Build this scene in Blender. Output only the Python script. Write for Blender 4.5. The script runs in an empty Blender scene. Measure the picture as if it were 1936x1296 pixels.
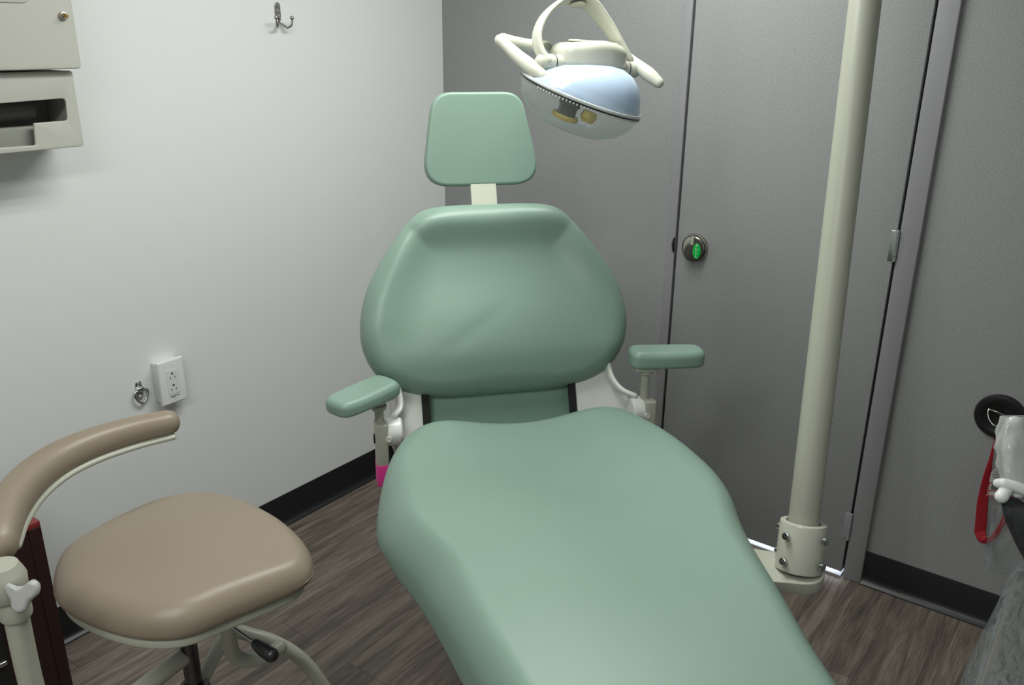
import bpy, bmesh, math, random
from mathutils import Vector, Matrix, noise
random.seed(7)
PI = math.pi
sc = bpy.context.scene
COL = sc.collection

# ------------------------------------------------------------------ camera
cam_d = bpy.data.cameras.new('camera')
cam = bpy.data.objects.new('camera', cam_d); COL.objects.link(cam)
CF = Vector((math.sin(-0.6392)*math.cos(0.3469), math.cos(-0.6392)*math.cos(0.3469), -math.sin(0.3469)))
CR0 = Vector((math.cos(-0.6392), -math.sin(-0.6392), 0)); CU0 = CR0.cross(CF)
CR = CR0*math.cos(0.0105) + CU0*math.sin(0.0105)
CU = -CR0*math.sin(0.0105) + CU0*math.cos(0.0105)
cam.matrix_world = Matrix(((CR.x, CU.x, -CF.x, 1.9549), (CR.y, CU.y, -CF.y, -2.2344), (CR.z, CU.z, -CF.z, 1.4513), (0, 0, 0, 1)))
cam_d.sensor_width = 36; cam_d.lens = 1623.845/1936*36
cam_d.clip_start = 0.02
sc.camera = cam

# ------------------------------------------------------------------ world, lights, exposure
world = bpy.data.worlds.new('world'); sc.world = world; world.use_nodes = True
world.node_tree.nodes['Background'].inputs[0].default_value = (0.8, 0.87, 1, 1)
world.node_tree.nodes['Background'].inputs[1].default_value = 0.02
sc.view_settings.view_transform = 'Standard'; sc.view_settings.look = 'None'
sc.view_settings.exposure = 0.0; sc.view_settings.gamma = 1.0
sc.view_settings.use_curve_mapping = False
CEIL = 2.08
# two fluorescent fittings, three tubes each: (x, y, watts per tube)
FITTINGS = [(0.95, -0.85, 6.2), (1.45, -2.6, 5.6)]
def strip_light(x, y, watts, col=(0.965, 1.0, 0.955)):
    L = bpy.data.lights.new('tube_light', 'AREA'); L.shape = 'RECTANGLE'
    L.size = 0.05; L.size_y = 1.15; L.energy = watts; L.color = col
    o = bpy.data.objects.new('tube_light', L); COL.objects.link(o)
    o.location = (x, y, CEIL-0.055)
    return o
for fx, fy, w in FITTINGS:
    for k in (-1, 0, 1): strip_light(fx+k*0.1, fy, w)

# ------------------------------------------------------------------ materials
def mat(name, col, rough=0.5, metal=0.0, **kw):
    m = bpy.data.materials.new(name); m.use_nodes = True
    b = m.node_tree.nodes['Principled BSDF']
    b.inputs['Base Color'].default_value = (*col, 1); b.inputs['Roughness'].default_value = rough
    b.inputs['Metallic'].default_value = metal
    for k, v in kw.items(): b.inputs[k.replace('_', ' ')].default_value = v
    return m
def nt(m): return m.node_tree.nodes, m.node_tree.links, m.node_tree.nodes['Principled BSDF']
def add_bump(m, scale, strength, dist=0.001, detail=3, coord='Object'):
    n, l, b = nt(m)
    tc = n.new('ShaderNodeTexCoord'); nz = n.new('ShaderNodeTexNoise'); bp = n.new('ShaderNodeBump')
    nz.inputs['Scale'].default_value = scale; nz.inputs['Detail'].default_value = detail
    bp.inputs['Strength'].default_value = strength; bp.inputs['Distance'].default_value = dist
    l.new(tc.outputs[coord], nz.inputs['Vector']); l.new(nz.outputs['Fac'], bp.inputs['Height']); l.new(bp.outputs['Normal'], b.inputs['Normal'])
    return nz
def mottled(m, c1, c2, scale, detail=4, lo=0.35, hi=0.65):
    n, l, b = nt(m)
    tc = n.new('ShaderNodeTexCoord'); nz = n.new('ShaderNodeTexNoise'); cr = n.new('ShaderNodeValToRGB')
    nz.inputs['Scale'].default_value = scale; nz.inputs['Detail'].default_value = detail
    cr.color_ramp.elements[0].position = lo; cr.color_ramp.elements[1].position = hi
    cr.color_ramp.elements[0].color = (*c1, 1); cr.color_ramp.elements[1].color = (*c2, 1)
    l.new(tc.outputs['Object'], nz.inputs['Vector']); l.new(nz.outputs['Fac'], cr.inputs['Fac']); l.new(cr.outputs['Color'], b.inputs['Base Color'])

M_WALL = mat('white_wall_panel', (0.76, 0.77, 0.765), 0.45); add_bump(M_WALL, 220, 0.05)
M_FABRIC = mat('grey_fabric', (0.2, 0.21, 0.22), 0.62)
mottled(M_FABRIC, (0.235, 0.24, 0.243), (0.325, 0.33, 0.33), 330, 5); add_bump(M_FABRIC, 500, 0.25, 0.0008)
M_JAMB = mat('grey_trim', (0.275, 0.27, 0.285), 0.45)
M_GAP = mat('dark_gap', (0.01, 0.01, 0.012), 0.8)  # black stands in for the shade inside the door gaps
M_BASE = mat('black_rubber_base', (0.008, 0.009, 0.011), 0.38)
M_CEIL = mat('ceiling_white', (0.6, 0.6, 0.58), 0.7)
M_VINYL = mat('green_vinyl', (0.212, 0.310, 0.252), 0.40, 0.0, Specular_IOR_Level=0.5); add_bump(M_VINYL, 900, 0.05, 0.0003)
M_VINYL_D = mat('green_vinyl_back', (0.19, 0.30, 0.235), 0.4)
M_TAN = mat('tan_vinyl', (0.26, 0.205, 0.155), 0.42); add_bump(M_TAN, 700, 0.06, 0.0003)
M_CREAM = mat('cream_enamel', (0.56, 0.56, 0.475), 0.22)
M_CREAM_S = mat('cream_satin', (0.40, 0.40, 0.335), 0.4)
M_SHELL = mat('white_plastic', (0.72, 0.715, 0.68), 0.25)
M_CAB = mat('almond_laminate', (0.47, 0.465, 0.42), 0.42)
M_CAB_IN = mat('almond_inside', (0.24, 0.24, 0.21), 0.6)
M_CHROME = mat('chrome', (0.62, 0.63, 0.62), 0.16, 1.0)
M_ZINC = mat('zinc_screw', (0.5, 0.53, 0.53), 0.28, 1.0)
M_NICKEL = mat('brushed_nickel', (0.42, 0.40, 0.36), 0.28, 1.0)
M_GUN = mat('dark_bronze_metal', (0.10, 0.09, 0.08), 0.3, 0.7)
M_BLACK = mat('black_plastic', (0.012, 0.012, 0.013), 0.3)
M_BLACKM = mat('black_matte', (0.008, 0.008, 0.008), 0.85)
M_WHITE = mat('white_device_plastic', (0.72, 0.72, 0.72), 0.35)
M_SLOT = mat('slot_black', (0.02, 0.02, 0.02), 0.6)
M_PINK = mat('hot_pink_tape', (0.75, 0.05, 0.30), 0.5)
M_RED = mat('red_webbing', (0.34, 0.008, 0.018), 0.6); add_bump(M_RED, 900, 0.3, 0.0004)
M_ORANGE = mat('orange_print', (0.45, 0.08, 0.03), 0.6)
M_PAPER = mat('white_label', (0.55, 0.55, 0.54), 0.6)
M_INK = mat('grey_ink', (0.12, 0.12, 0.13), 0.7)
M_CHERRY = mat('cherry_laminate', (0.20, 0.022, 0.022), 0.4)
M_CHERRY_D = mat('dark_cherry', (0.022, 0.006, 0.005), 0.45)
M_BRASS = mat('brass', (0.6, 0.42, 0.12), 0.25, 1.0)
M_GREEN = mat('bright_green_label', (0.0, 0.42, 0.06), 0.35)
M_YEL = mat('amber_ceramic', (0.65, 0.45, 0.10), 0.4)
M_GREYTOP = mat('grey_laminate', (0.13, 0.125, 0.115), 0.35)
M_KNOB = mat('grey_knob_plastic', (0.40, 0.40, 0.38), 0.35)
M_TUBE = mat('lit_tube', (1, 1, 1), 0.5); 
_b = M_TUBE.node_tree.nodes['Principled BSDF']; _b.inputs['Emission Color'].default_value = (0.93, 1, 0.95, 1); _b.inputs['Emission Strength'].default_value = 4

# pale finish that, with an added lamp, imitates the daylight strip under the door
M_LIT = mat('under_door_pale', (0.75, 0.78, 0.85), 0.6)

def glassy(name, col, alpha, rough=0.05, tint=(1, 1, 1), amax=None):
    m = bpy.data.materials.new(name); m.use_nodes = True
    n, l = m.node_tree.nodes, m.node_tree.links; n.clear()
    out = n.new('ShaderNodeOutputMaterial'); mx = n.new('ShaderNodeMixShader')
    tr = n.new('ShaderNodeBsdfTransparent'); pb = n.new('ShaderNodeBsdfPrincipled')
    tr.inputs[0].default_value = (*tint, 1); pb.inputs['Base Color'].default_value = (*col, 1); pb.inputs['Roughness'].default_value = rough
    lw = n.new('ShaderNodeLayerWeight'); lw.inputs[0].default_value = 0.35
    mr = n.new('ShaderNodeMapRange'); mr.inputs['To Min'].default_value = alpha; mr.inputs['To Max'].default_value = amax or min(1, alpha+0.45)
    l.new(lw.outputs['Facing'], mr.inputs['Value']); l.new(mr.outputs['Result'], mx.inputs['Fac'])
    l.new(tr.outputs[0], mx.inputs[1]); l.new(pb.outputs[0], mx.inputs[2]); l.new(mx.outputs[0], out.inputs[0])
    return m
M_CLEAR = glassy('clear_acrylic', (0.55, 0.62, 0.58), 0.13, 0.04)
M_FILM = glassy('clear_plastic_film', (0.30, 0.32, 0.33), 0.06, 0.08, (0.93, 0.94, 0.94), 0.42)
def film_bump(m):
    n, l = m.node_tree.nodes, m.node_tree.links
    pb = [x for x in n if x.type == 'BSDF_PRINCIPLED'][0]
    tc = n.new('ShaderNodeTexCoord'); mp = n.new('ShaderNodeMapping'); nz = n.new('ShaderNodeTexNoise'); bp = n.new('ShaderNodeBump')
    mp.inputs['Scale'].default_value = (60, 22, 34); nz.inputs['Scale'].default_value = 1.6; nz.inputs['Detail'].default_value = 6; nz.inputs['Distortion'].default_value = 1.5
    bp.inputs['Strength'].default_value = 1.0; bp.inputs['Distance'].default_value = 0.02
    l.new(tc.outputs['Object'], mp.inputs[0]); l.new(mp.outputs[0], nz.inputs['Vector']); l.new(nz.outputs['Fac'], bp.inputs['Height']); l.new(bp.outputs[0], pb.inputs['Normal'])
film_bump(M_FILM)
M_DICHRO = glassy('dichroic_glass', (0.50, 0.62, 0.80), 0.72, 0.16, (0.7, 0.85, 1.0))

def floor_material():
    m = mat('wood_plank_floor', (0.1, 0.08, 0.065), 0.42)
    n, l, b = nt(m)
    tc = n.new('ShaderNodeTexCoord')
    sep = n.new('ShaderNodeSeparateXYZ'); cmb = n.new('ShaderNodeCombineXYZ')
    l.new(tc.outputs['Object'], sep.inputs[0]); l.new(sep.outputs['Y'], cmb.inputs['X']); l.new(sep.outputs['X'], cmb.inputs['Y'])
    br = n.new('ShaderNodeTexBrick'); br.inputs['Scale'].default_value = 1.0
    br.inputs['Brick Width'].default_value = 1.1; br.inputs['Row Height'].default_value = 0.125; br.inputs['Mortar Size'].default_value = 0.0008
    br.inputs['Color1'].default_value = (0.0, 0.0, 0.0, 1); br.inputs['Color2'].default_value = (1, 1, 1, 1); br.inputs['Mortar'].default_value = (0.5, 0.5, 0.5, 1)
    br.offset = 0.37; l.new(cmb.outputs[0], br.inputs['Vector'])
    # every plank shifts its grain
    add = n.new('ShaderNodeVectorMath'); add.operation = 'MULTIPLY_ADD'
    l.new(br.outputs['Color'], add.inputs[0]); add.inputs[1].default_value = (3.1, 1.7, 5.3); l.new(cmb.outputs[0], add.inputs[2])
    mp = n.new('ShaderNodeMapping'); mp.inputs['Scale'].default_value = (3.5, 42, 1); l.new(add.outputs[0], mp.inputs[0])
    g = n.new('ShaderNodeTexNoise'); g.inputs['Scale'].default_value = 1.0; g.inputs['Detail'].default_value = 8; g.inputs['Roughness'].default_value = 0.62; g.inputs['Distortion'].default_value = 0.8
    l.new(mp.outputs[0], g.inputs['Vector'])
    mp2 = n.new('ShaderNodeMapping'); mp2.inputs['Scale'].default_value = (14, 260, 1); l.new(add.outputs[0], mp2.inputs[0])
    g2 = n.new('ShaderNodeTexNoise'); g2.inputs['Scale'].default_value = 1.0; g2.inputs['Detail'].default_value = 5; l.new(mp2.outputs[0], g2.inputs['Vector'])
    mix = n.new('ShaderNodeMath'); mix.operation = 'MULTIPLY_ADD'; mix.inputs[1].default_value = 0.45
    l.new(g2.outputs['Fac'], mix.inputs[0]); l.new(g.outputs['Fac'], mix.inputs[2])
    mix2 = n.new('ShaderNodeMath'); mix2.operation = 'MULTIPLY_ADD'; mix2.inputs[1].default_value = 0.16
    l.new(br.outputs['Color'], mix2.inputs[0]); l.new(mix.outputs[0], mix2.inputs[2])
    cr = n.new('ShaderNodeValToRGB'); e = cr.color_ramp.elements
    e[0].position = 0.50; e[0].color = (0.050, 0.041, 0.034, 1); e[1].position = 1.02; e[1].color = (0.26, 0.215, 0.175, 1)
    k = e.new(0.76); k.color = (0.135, 0.108, 0.088, 1)
    l.new(mix2.outputs[0], cr.inputs['Fac'])
    mm = n.new('ShaderNodeMixRGB'); mm.blend_type = 'MIX'; l.new(br.outputs['Fac'], mm.inputs[0]); l.new(cr.outputs['Color'], mm.inputs[1]); mm.inputs[2].default_value = (0.05, 0.042, 0.035, 1)
    l.new(mm.outputs[0], b.inputs['Base Color'])
    bp = n.new('ShaderNodeBump'); bp.inputs['Strength'].default_value = 0.15; bp.inputs['Distance'].default_value = 0.001
    l.new(g2.outputs['Fac'], bp.inputs['Height']); l.new(bp.outputs[0], b.inputs['Normal'])
    return m
M_FLOOR = floor_material()

# ------------------------------------------------------------------ helpers
def link(name, me, material, parent=None, smooth=True):
    o = bpy.data.objects.new(name, me); COL.objects.link(o)
    if material:
        if me.materials: me.materials[0] = material
        else: me.materials.append(material)
    if smooth: me.shade_smooth()
    if parent: o.parent = parent
    return o
def obj(name, bm, material, parent=None, smooth=True, sub=0, sharp=None):
    bmesh.ops.recalc_face_normals(bm, faces=bm.faces)
    me = bpy.data.meshes.new(name); bm.to_mesh(me); bm.free()
    o = link(name, me, material, parent, smooth)
    if sharp: me.set_sharp_from_angle(angle=math.radians(sharp))
    if sub:
        s = o.modifiers.new('subsurf', 'SUBSURF'); s.levels = sub; s.render_levels = sub
    return o
def thing(name, label, cat, loc=(0, 0, 0), rotz=0, group=None):
    o = bpy.data.objects.new(name, None); COL.objects.link(o); o.empty_display_size = 0.05
    o.location = loc; o.rotation_euler = (0, 0, rotz); o['label'] = label; o['category'] = cat
    if group: o['group'] = group
    return o
def tag(o, label, cat, group=None):
    o['label'] = label; o['category'] = cat
    if group: o['group'] = group
    return o
def struct(o, label=None):
    o['kind'] = 'structure'
    if label: o['label'] = label
    return o
def box(bm, c, s, mtx=None, bevel=0.0, seg=3):
    r = bmesh.ops.create_cube(bm, size=1.0)
    vs = r['verts']
    for v in vs: v.co = Vector((v.co.x*s[0], v.co.y*s[1], v.co.z*s[2]))
    if bevel > 0:
        es = list({e for v in vs for e in v.link_edges})
        rb = bmesh.ops.bevel(bm, geom=es, offset=bevel, segments=seg, profile=0.5, affect='EDGES')
        vs = list({v for f in rb['faces'] for v in f.verts} | {v for v in vs if v.is_valid})
    T = (mtx or Matrix()) @ Matrix.Identity(4)
    for v in vs: v.co = T @ (v.co + Vector(c)) if mtx else v.co + Vector(c)
    return vs
def box_obj(name, c, s, material, parent=None, bevel=0.0, mtx=None, seg=3):
    bm = bmesh.new(); box(bm, c, s, mtx, bevel, seg); return obj(name, bm, material, parent, sharp=40)
def basis_m(origin, x, y, z):
    return Matrix(((x[0], y[0], z[0], origin[0]), (x[1], y[1], z[1], origin[1]), (x[2], y[2], z[2], origin[2]), (0, 0, 0, 1)))
def frame_z(origin, zdir, up=(0, 0, 1)):
    z = Vector(zdir).normalized(); u = Vector(up)
    if abs(z.dot(u)) > 0.98: u = Vector((0, 1, 0))
    x = u.cross(z).normalized(); y = z.cross(x)
    return basis_m(origin, x, y, z)
def lathe(bm, prof, mtx=None, seg=48):
    mtx = mtx or Matrix(); rings = []
    for r, z in prof:
        if r < 1e-6: rings.append([bm.verts.new(mtx @ Vector((0, 0, z)))])
        else: rings.append([bm.verts.new(mtx @ Vector((r*math.cos(2*PI*k/seg), r*math.sin(2*PI*k/seg), z))) for k in range(seg)])
    for A, B in zip(rings, rings[1:]):
        for k in range(seg):
            k2 = (k+1) % seg
            if len(A) == 1 and len(B) == 1: continue
            if len(A) == 1: bm.faces.new((A[0], B[k], B[k2]))
            elif len(B) == 1: bm.faces.new((A[k], A[k2], B[0]))
            else: bm.faces.new((A[k], A[k2], B[k2], B[k]))
def lathe_obj(name, prof, mtx, material, parent=None, seg=48, sharp=35):
    bm = bmesh.new(); lathe(bm, prof, mtx, seg); return obj(name, bm, material, parent, sharp=sharp)
def cr(pts, n=8, closed=False):
    P = [Vector(p) for p in pts]; out = []; N = len(P)
    rng = range(N) if closed else range(N-1)
    for i in rng:
        if closed: a, b, c, d = P[i-1], P[i], P[(i+1) % N], P[(i+2) % N]
        else:
            b, c = P[i], P[i+1]; a = P[i-1] if i > 0 else b*2-c; d = P[i+2] if i+2 < N else c*2-b
        for k in range(n):
            t = k/n; out.append(0.5*((2*b)+(c-a)*t+(2*a-5*b+4*c-d)*t*t+(3*b-a-3*c+d)*t*t*t))
    if not closed: out.append(P[-1].copy())
    return out
def sweep(bm, path, rad, up=None, seg=20, n=8, smooth=True, cap=True, power=2.0):
    """path: points; rad: list of (w,h) or floats per control point; up fixes the section's h axis. Rounded ends when cap."""
    R = [r if isinstance(r, (tuple, list)) else (r, r) for r in rad]
    if len(R) == 1: R = R*len(path)
    if smooth and len(path) > 2:
        C = cr(path, n); RR = [tuple(q) for q in [(v.x, v.y) for v in cr([Vector((r[0], r[1], 0)) for r in R], n)]]
    else: C = [Vector(p) for p in path]; RR = R
    rings = []
    T = []
    for i, p in enumerate(C):
        a = C[max(i-1, 0)]; b = C[min(i+1, len(C)-1)]; T.append((b-a).normalized())
    if up is None:                      # frame carried along the path without twisting
        s0 = T[0].orthogonal().normalized(); SS = [s0]
        for a, b in zip(T, T[1:]): SS.append((a.rotation_difference(b) @ SS[-1]).normalized())
    else: SS = [Vector(up).cross(t).normalized() for t in T]
    def ring(p, t, w, h, s):
        u = t.cross(s); vs = []
        for k in range(seg):
            an = 2*PI*k/seg; c_, s_ = math.cos(an), math.sin(an)
            x = math.copysign(abs(c_)**(2/power), c_); y = math.copysign(abs(s_)**(2/power), s_)
            vs.append(bm.verts.new(p + s*(w*x) + u*(h*y)))
        return vs
    if cap:
        w, h = RR[0]; e = min(w, h)
        for q in (0.05, 0.3, 0.6, 0.85): rings.append(ring(C[0]-T[0]*e*math.sqrt(max(0, 1-q*q))*0.9, T[0], w*q if w <= h*1.01 else w-e+e*q, h*q if h <= w*1.01 else h-e+e*q, SS[0]))
    for p, t, (w, h), s_ in zip(C, T, RR, SS): rings.append(ring(p, t, w, h, s_))
    if cap:
        w, h = RR[-1]; e = min(w, h)
        for q in (0.85, 0.6, 0.3, 0.05): rings.append(ring(C[-1]+T[-1]*e*math.sqrt(max(0, 1-q*q))*0.9, T[-1], w*q if w <= h*1.01 else w-e+e*q, h*q if h <= w*1.01 else h-e+e*q, SS[-1]))
    for A, B in zip(rings, rings[1:]):
        for k in range(seg):
            k2 = (k+1) % seg; bm.faces.new((A[k], A[k2], B[k2], B[k]))
    bm.faces.new(rings[0][::-1]); bm.faces.new(rings[-1])
def tube_obj(name, path, rad, material, parent=None, **kw):
    bm = bmesh.new(); sweep(bm, path, rad if isinstance(rad, list) else [rad], **kw); return obj(name, bm, material, parent, sharp=60)
def plate(name, outline, thick, mtx, material, parent=None, holes=(), bevel=0.0, res=2):
    """flat outline (with holes) given in mtx's xy plane, extruded from z=0 to z=thick, with rounded rims"""
    cu = bpy.data.curves.new(name, 'CURVE'); cu.dimensions = '2D'; cu.fill_mode = 'BOTH'
    for poly in [outline]+list(holes):
        s = cu.splines.new('POLY'); s.points.add(len(poly)-1); s.use_cyclic_u = True
        for q, p in zip(s.points, poly): q.co = (p[0], p[1], 0, 1)
    cu.extrude = max(thick/2-bevel, 1e-5); cu.bevel_depth = bevel; cu.bevel_resolution = res; cu.offset = -bevel
    t = bpy.data.objects.new('tmp', cu); COL.objects.link(t)
    dg = bpy.context.evaluated_depsgraph_get(); dg.update()
    me = bpy.data.meshes.new_from_object(t.evaluated_get(dg)); bpy.data.objects.remove(t); bpy.data.curves.remove(cu)
    me.name = name
    me.materials.clear()
    bm = bmesh.new(); bm.from_mesh(me); bmesh.ops.remove_doubles(bm, verts=bm.verts, dist=1e-6)
    for v in bm.verts: v.co = mtx @ (v.co + Vector((0, 0, thick/2)))
    bpy.data.meshes.remove(me)
    return obj(name, bm, material, parent, sharp=38)
def rrect(w, h, r, n=6, c=(0, 0)):
    o = []
    for cx, cy, a0 in ((w/2-r, h/2-r, 0), (-w/2+r, h/2-r, 90), (-w/2+r, -h/2+r, 180), (w/2-r, -h/2+r, 270)):
        for k in range(n+1):
            a = math.radians(a0+90*k/n); o.append((c[0]+cx+r*math.cos(a), c[1]+cy+r*math.sin(a)))
    return o
def rounded(poly, rads, n=6):
    """polygon with each corner rounded"""
    out = []; N = len(poly)
    if not isinstance(rads, (list, tuple)): rads = [rads]*N
    for i in range(N):
        p = Vector((*poly[i], 0)); a = (Vector((*poly[i-1], 0))-p); b = (Vector((*poly[(i+1) % N], 0))-p); r = rads[i]
        if r <= 0: out.append((p.x, p.y)); continue
        al, bl = a.length, b.length; a.normalize(); b.normalize(); ang = a.angle(b); d = min(r/math.tan(ang/2), al*0.49, bl*0.49)
        A, B = p+a*d, p+b*d
        for k in range(n+1):
            t = k/n; q = A*(1-t)**2 + p*2*t*(1-t) + B*t*t; out.append((q.x, q.y))
    return out
def circle(r, n=32, c=(0, 0)): return [(c[0]+r*math.cos(2*PI*k/n), c[1]+r*math.sin(2*PI*k/n)) for k in range(n)]
def pillow(bm, ctrl, mtx, front, roll, thick, back_roll=None, n=8, rings=None, spine=None, centre=None):
    """cushion on a closed outline: front(s,t) gives the height of the front, roll the edge radius, thick the depth.
       spine: when given, a segment (p0,p1) the rings shrink towards, else a single centre"""
    O = cr([Vector((p[0], p[1], 0)) for p in ctrl], n, True)
    N = len(O)
    if spine:
        p0, p1 = Vector((*spine[0], 0)), Vector((*spine[1], 0)); dd = p1-p0
        cs = [p0+dd*max(0, min(1, (o-p0).dot(dd)/dd.length_squared)) for o in O]
    else:
        c0 = Vector((*centre, 0)) if centre else sum(O, Vector())/N; cs = [c0]*N
    rows = []
    def row(fr, zf):
        vs = []
        for o, c in zip(O, cs):
            d = o-c; L = d.length; p = c + d*fr(L); vs.append(bm.verts.new(mtx @ Vector((p.x, p.y, zf(p)))))
        return vs
    br = back_roll if back_roll is not None else min(roll, thick*0.4)
    K = 8
    # back centre outwards
    for q in (0.02, 0.3, 0.6): rows.append(row(lambda L, q=q: q*(1-br/L), lambda p: -thick))
    for k in range(K+1):
        a = PI/2*k/K
        rows.append(row(lambda L, a=a: 1-br*(1-math.sin(a))/L, lambda p, a=a: -thick+br*(1-math.cos(a))))
    for k in range(K+1):
        a = PI/2*(1-k/K)
        def zf(p, a=a): return front(p.x, p.y)-roll*(1-math.cos(a))
        rows.append(row(lambda L, a=a: 1-roll*(1-math.sin(a))/L, zf))
    for q in (0.97, 0.93, 0.88, 0.82, 0.75, 0.67, 0.58, 0.48, 0.38, 0.28, 0.18, 0.08)+((0.0,) if spine else (0.015,)): rows.append(row(lambda L, q=q: q*(1-roll/L), lambda p: front(p.x, p.y)))
    for A, B in zip(rows, rows[1:]):
        for k in range(N):
            k2 = (k+1) % N; bm.faces.new((A[k], A[k2], B[k2], B[k]))
    bm.faces.new(rows[0][::-1])
    if spine: bmesh.ops.remove_doubles(bm, verts=rows[-1], dist=2e-4)
    else: bm.faces.new(rows[-1])
def sstep(a, b, x):
    t = max(0, min(1, (x-a)/(b-a))); return t*t*(3-2*t)
def gauss(x, m, s): return math.exp(-((x-m)/s)**2)

# ------------------------------------------------------------------ room shell
RX, RY = 2.75, -3.9
def slab(name, x0, x1, y0, y1, z0, z1, m, bevel=0):
    return struct(box_obj(name, ((x0+x1)/2, (y0+y1)/2, (z0+z1)/2), (x1-x0, y1-y0, z1-z0), m, bevel=bevel))
slab('floor', -0.1, RX+0.1, RY-0.1, 0.6, -0.1, 0, M_FLOOR)
slab('ceiling', -0.1, RX+0.1, RY-0.1, 0.6, CEIL, CEIL+0.1, M_CEIL)
slab('wall_left', -0.1, 0, RY-0.1, 0.1, 0, CEIL, M_WALL)
slab('wall_right', RX, RX+0.1, RY-0.1, 0.1, 0, CEIL, M_WALL)
slab('wall_front', 0, RX, RY-0.1, RY, 0, CEIL, M_WALL)
DL, DR = 0.882, 1.474      # door opening
slab('wall_back', 0.0, DL-0.030, 0, 0.05, 0, CEIL, M_FABRIC)
slab('wall_back', DR+0.052, RX, 0.012, 0.05, 0, CEIL, M_FABRIC)
# jambs either side of the door, then black strips behind the gaps
slab('trim_1', DL-0.030, DL-0.003, -0.004, 0.05, 0, CEIL, M_JAMB, 0.0015)
slab('trim_2', DR+0.004, DR+0.052, -0.004, 0.05, 0, CEIL, M_JAMB, 0.003)
slab('gap_shade_left', DL-0.012, DL+0.008, 0.044, 0.05, 0.0, CEIL, M_GAP)  # added black strip, stops light leaking round the door and darkens the gap
slab('gap_shade_right', DR-0.010, DR+0.012, 0.044, 0.05, 0.0, CEIL, M_GAP)  # the same added dark strip on the hinge side
# door
door = struct(box_obj('door_1', ((DL+DR)/2, 0.022, (CEIL+0.014)/2), (DR-DL-0.006, 0.044, CEIL-0.014), M_FABRIC, bevel=0.002), 'grey fabric faced door with round slam latch')
for v in door.data.vertices: pass
# corridor beyond the door
slab('wall_corridor', -0.1, RX+0.1, 0.55, 0.6, 0, CEIL, M_LIT)
cl = bpy.data.lights.new('under_door_fill', 'AREA'); cl.shape = 'RECTANGLE'; cl.size = 0.9; cl.size_y = 0.12; cl.energy = 16; cl.color = (0.85, 0.9, 1.0)  # added hidden lamp near the floor, feeds the bright strip under the door
clo = bpy.data.objects.new('under_door_fill', cl); COL.objects.link(clo); clo.location = (1.2, 0.5, 0.12); clo.rotation_euler = (math.radians(-90), 0, 0)
slab('under_door_sill', DL-0.003, DR-0.003, -0.002, 0.06, 0, 0.003, M_LIT)  # added pale sill that catches the hidden lamp as a bright strip
# coved rubber baseboards (profile swept along the wall)
def baseboard(name, path, h=0.10):
    """path = floor line points; normal = to the right of travel"""
    bm = bmesh.new(); prof = [(0.0, h), (0.003, h), (0.004, h-0.002), (0.004, 0.024), (0.006, 0.016), (0.011, 0.008), (0.019, 0.003), (0.020, 0.0), (0, 0)]
    a, b = Vector(path[0]), Vector(path[1]); d = (b-a).normalized(); nn = Vector((d.y, -d.x, 0))
    A = [bm.verts.new(a+nn*x+Vector((0, 0, z))) for x, z in prof]; B = [bm.verts.new(b+nn*x+Vector((0, 0, z))) for x, z in prof]
    for k in range(len(prof)-1): bm.faces.new((A[k], A[k+1], B[k+1], B[k]))
    bm.faces.new(A); bm.faces.new(B[::-1])
    return struct(obj(name, bm, M_BASE, sharp=30))
baseboard('baseboard_left', ((0, RY, 0), (0, 0, 0)))
baseboard('baseboard_back', ((0, 0, 0), (DL-0.03, 0, 0)))
baseboard('baseboard_back', ((DR+0.052, 0.012, 0), (RX, 0.012, 0)))
baseboard('baseboard_right', ((RX, 0, 0), (RX, RY, 0)))

# hinges on the door
def hinge(z0, z1, m, label):
    o = thing('hinge', label, 'hinge', (DR+0.001, -0.004, z0), group=None)
    L = z1-z0
    box_obj('leaf', (-0.009, 0.003, L/2), (0.016, 0.003, L), m, o, 0.0008)
    bm = bmesh.new()
    for k in range(5):
        a, b = L*k/5+0.0006, L*(k+1)/5-0.0006
        lathe(bm, [(0, a), (0.0042, a), (0.0042, b), (0, b)], Matrix.Translation((0.0, -0.003, 0)), 16)
    lathe(bm, [(0, L), (0.003, L), (0.004, L+0.002), (0.002, L+0.004), (0, L+0.004)], Matrix.Translation((0.0, -0.003, 0)), 16)
    obj('knuckle', bm, m, o, sharp=40)
hinge(0.925, 1.001, M_ZINC, 'bare metal hinge halfway up the door edge')
hinge(0.124, 0.204, M_JAMB, 'grey painted hinge near the bottom of the door')

# slam latch with green PULL plate
lc = (0.9409, 0.0000, 0.8788)
lt = thing('door_latch', 'round dark metal door latch with green pull plate', 'latch', lc)
FR = basis_m((0, 0, 0), (1, 0, 0), (0, 0, 1), (0, -1, 0))     # xy plane facing the room
lathe_obj('rose', [(0, 0), (0.041, 0), (0.041, 0.003), (0.0385, 0.008), (0.037, 0.0085), (0.0368, 0.006), (0, 0.006)], FR, M_NICKEL, lt)
bm = bmesh.new(); lathe(bm, [(0, 0.006), (0.035, 0.006), (0.034, 0.012), (0.029, 0.017), (0.020, 0.019), (0, 0.0195)], FR)
obj('cap', bm, M_NICKEL, lt, sharp=35)
pad = [(0.004, 0.034), (0.020, 0.029), (0.033, 0.012), (0.036, -0.006), (0.028, -0.024), (0.012, -0.034), (-0.008, -0.034), (-0.02, -0.022), (-0.022, -0.004), (-0.014, 0.010), (-0.004, 0.014), (0.003, 0.022)]
plate('paddle', [(p.x, p.y) for p in cr([Vector((*q, 0)) for q in pad], 4, True)], 0.006, FR @ Matrix.Translation((0, 0, 0.018)), M_GUN, lt, bevel=0.002)
plate('notch_lining', rrect(0.0085, 0.026, 0.004), 0.004, FR @ Matrix.Translation((0.002, 0.024, 0.0225)), M_CREAM_S, lt, bevel=0.001)
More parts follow.
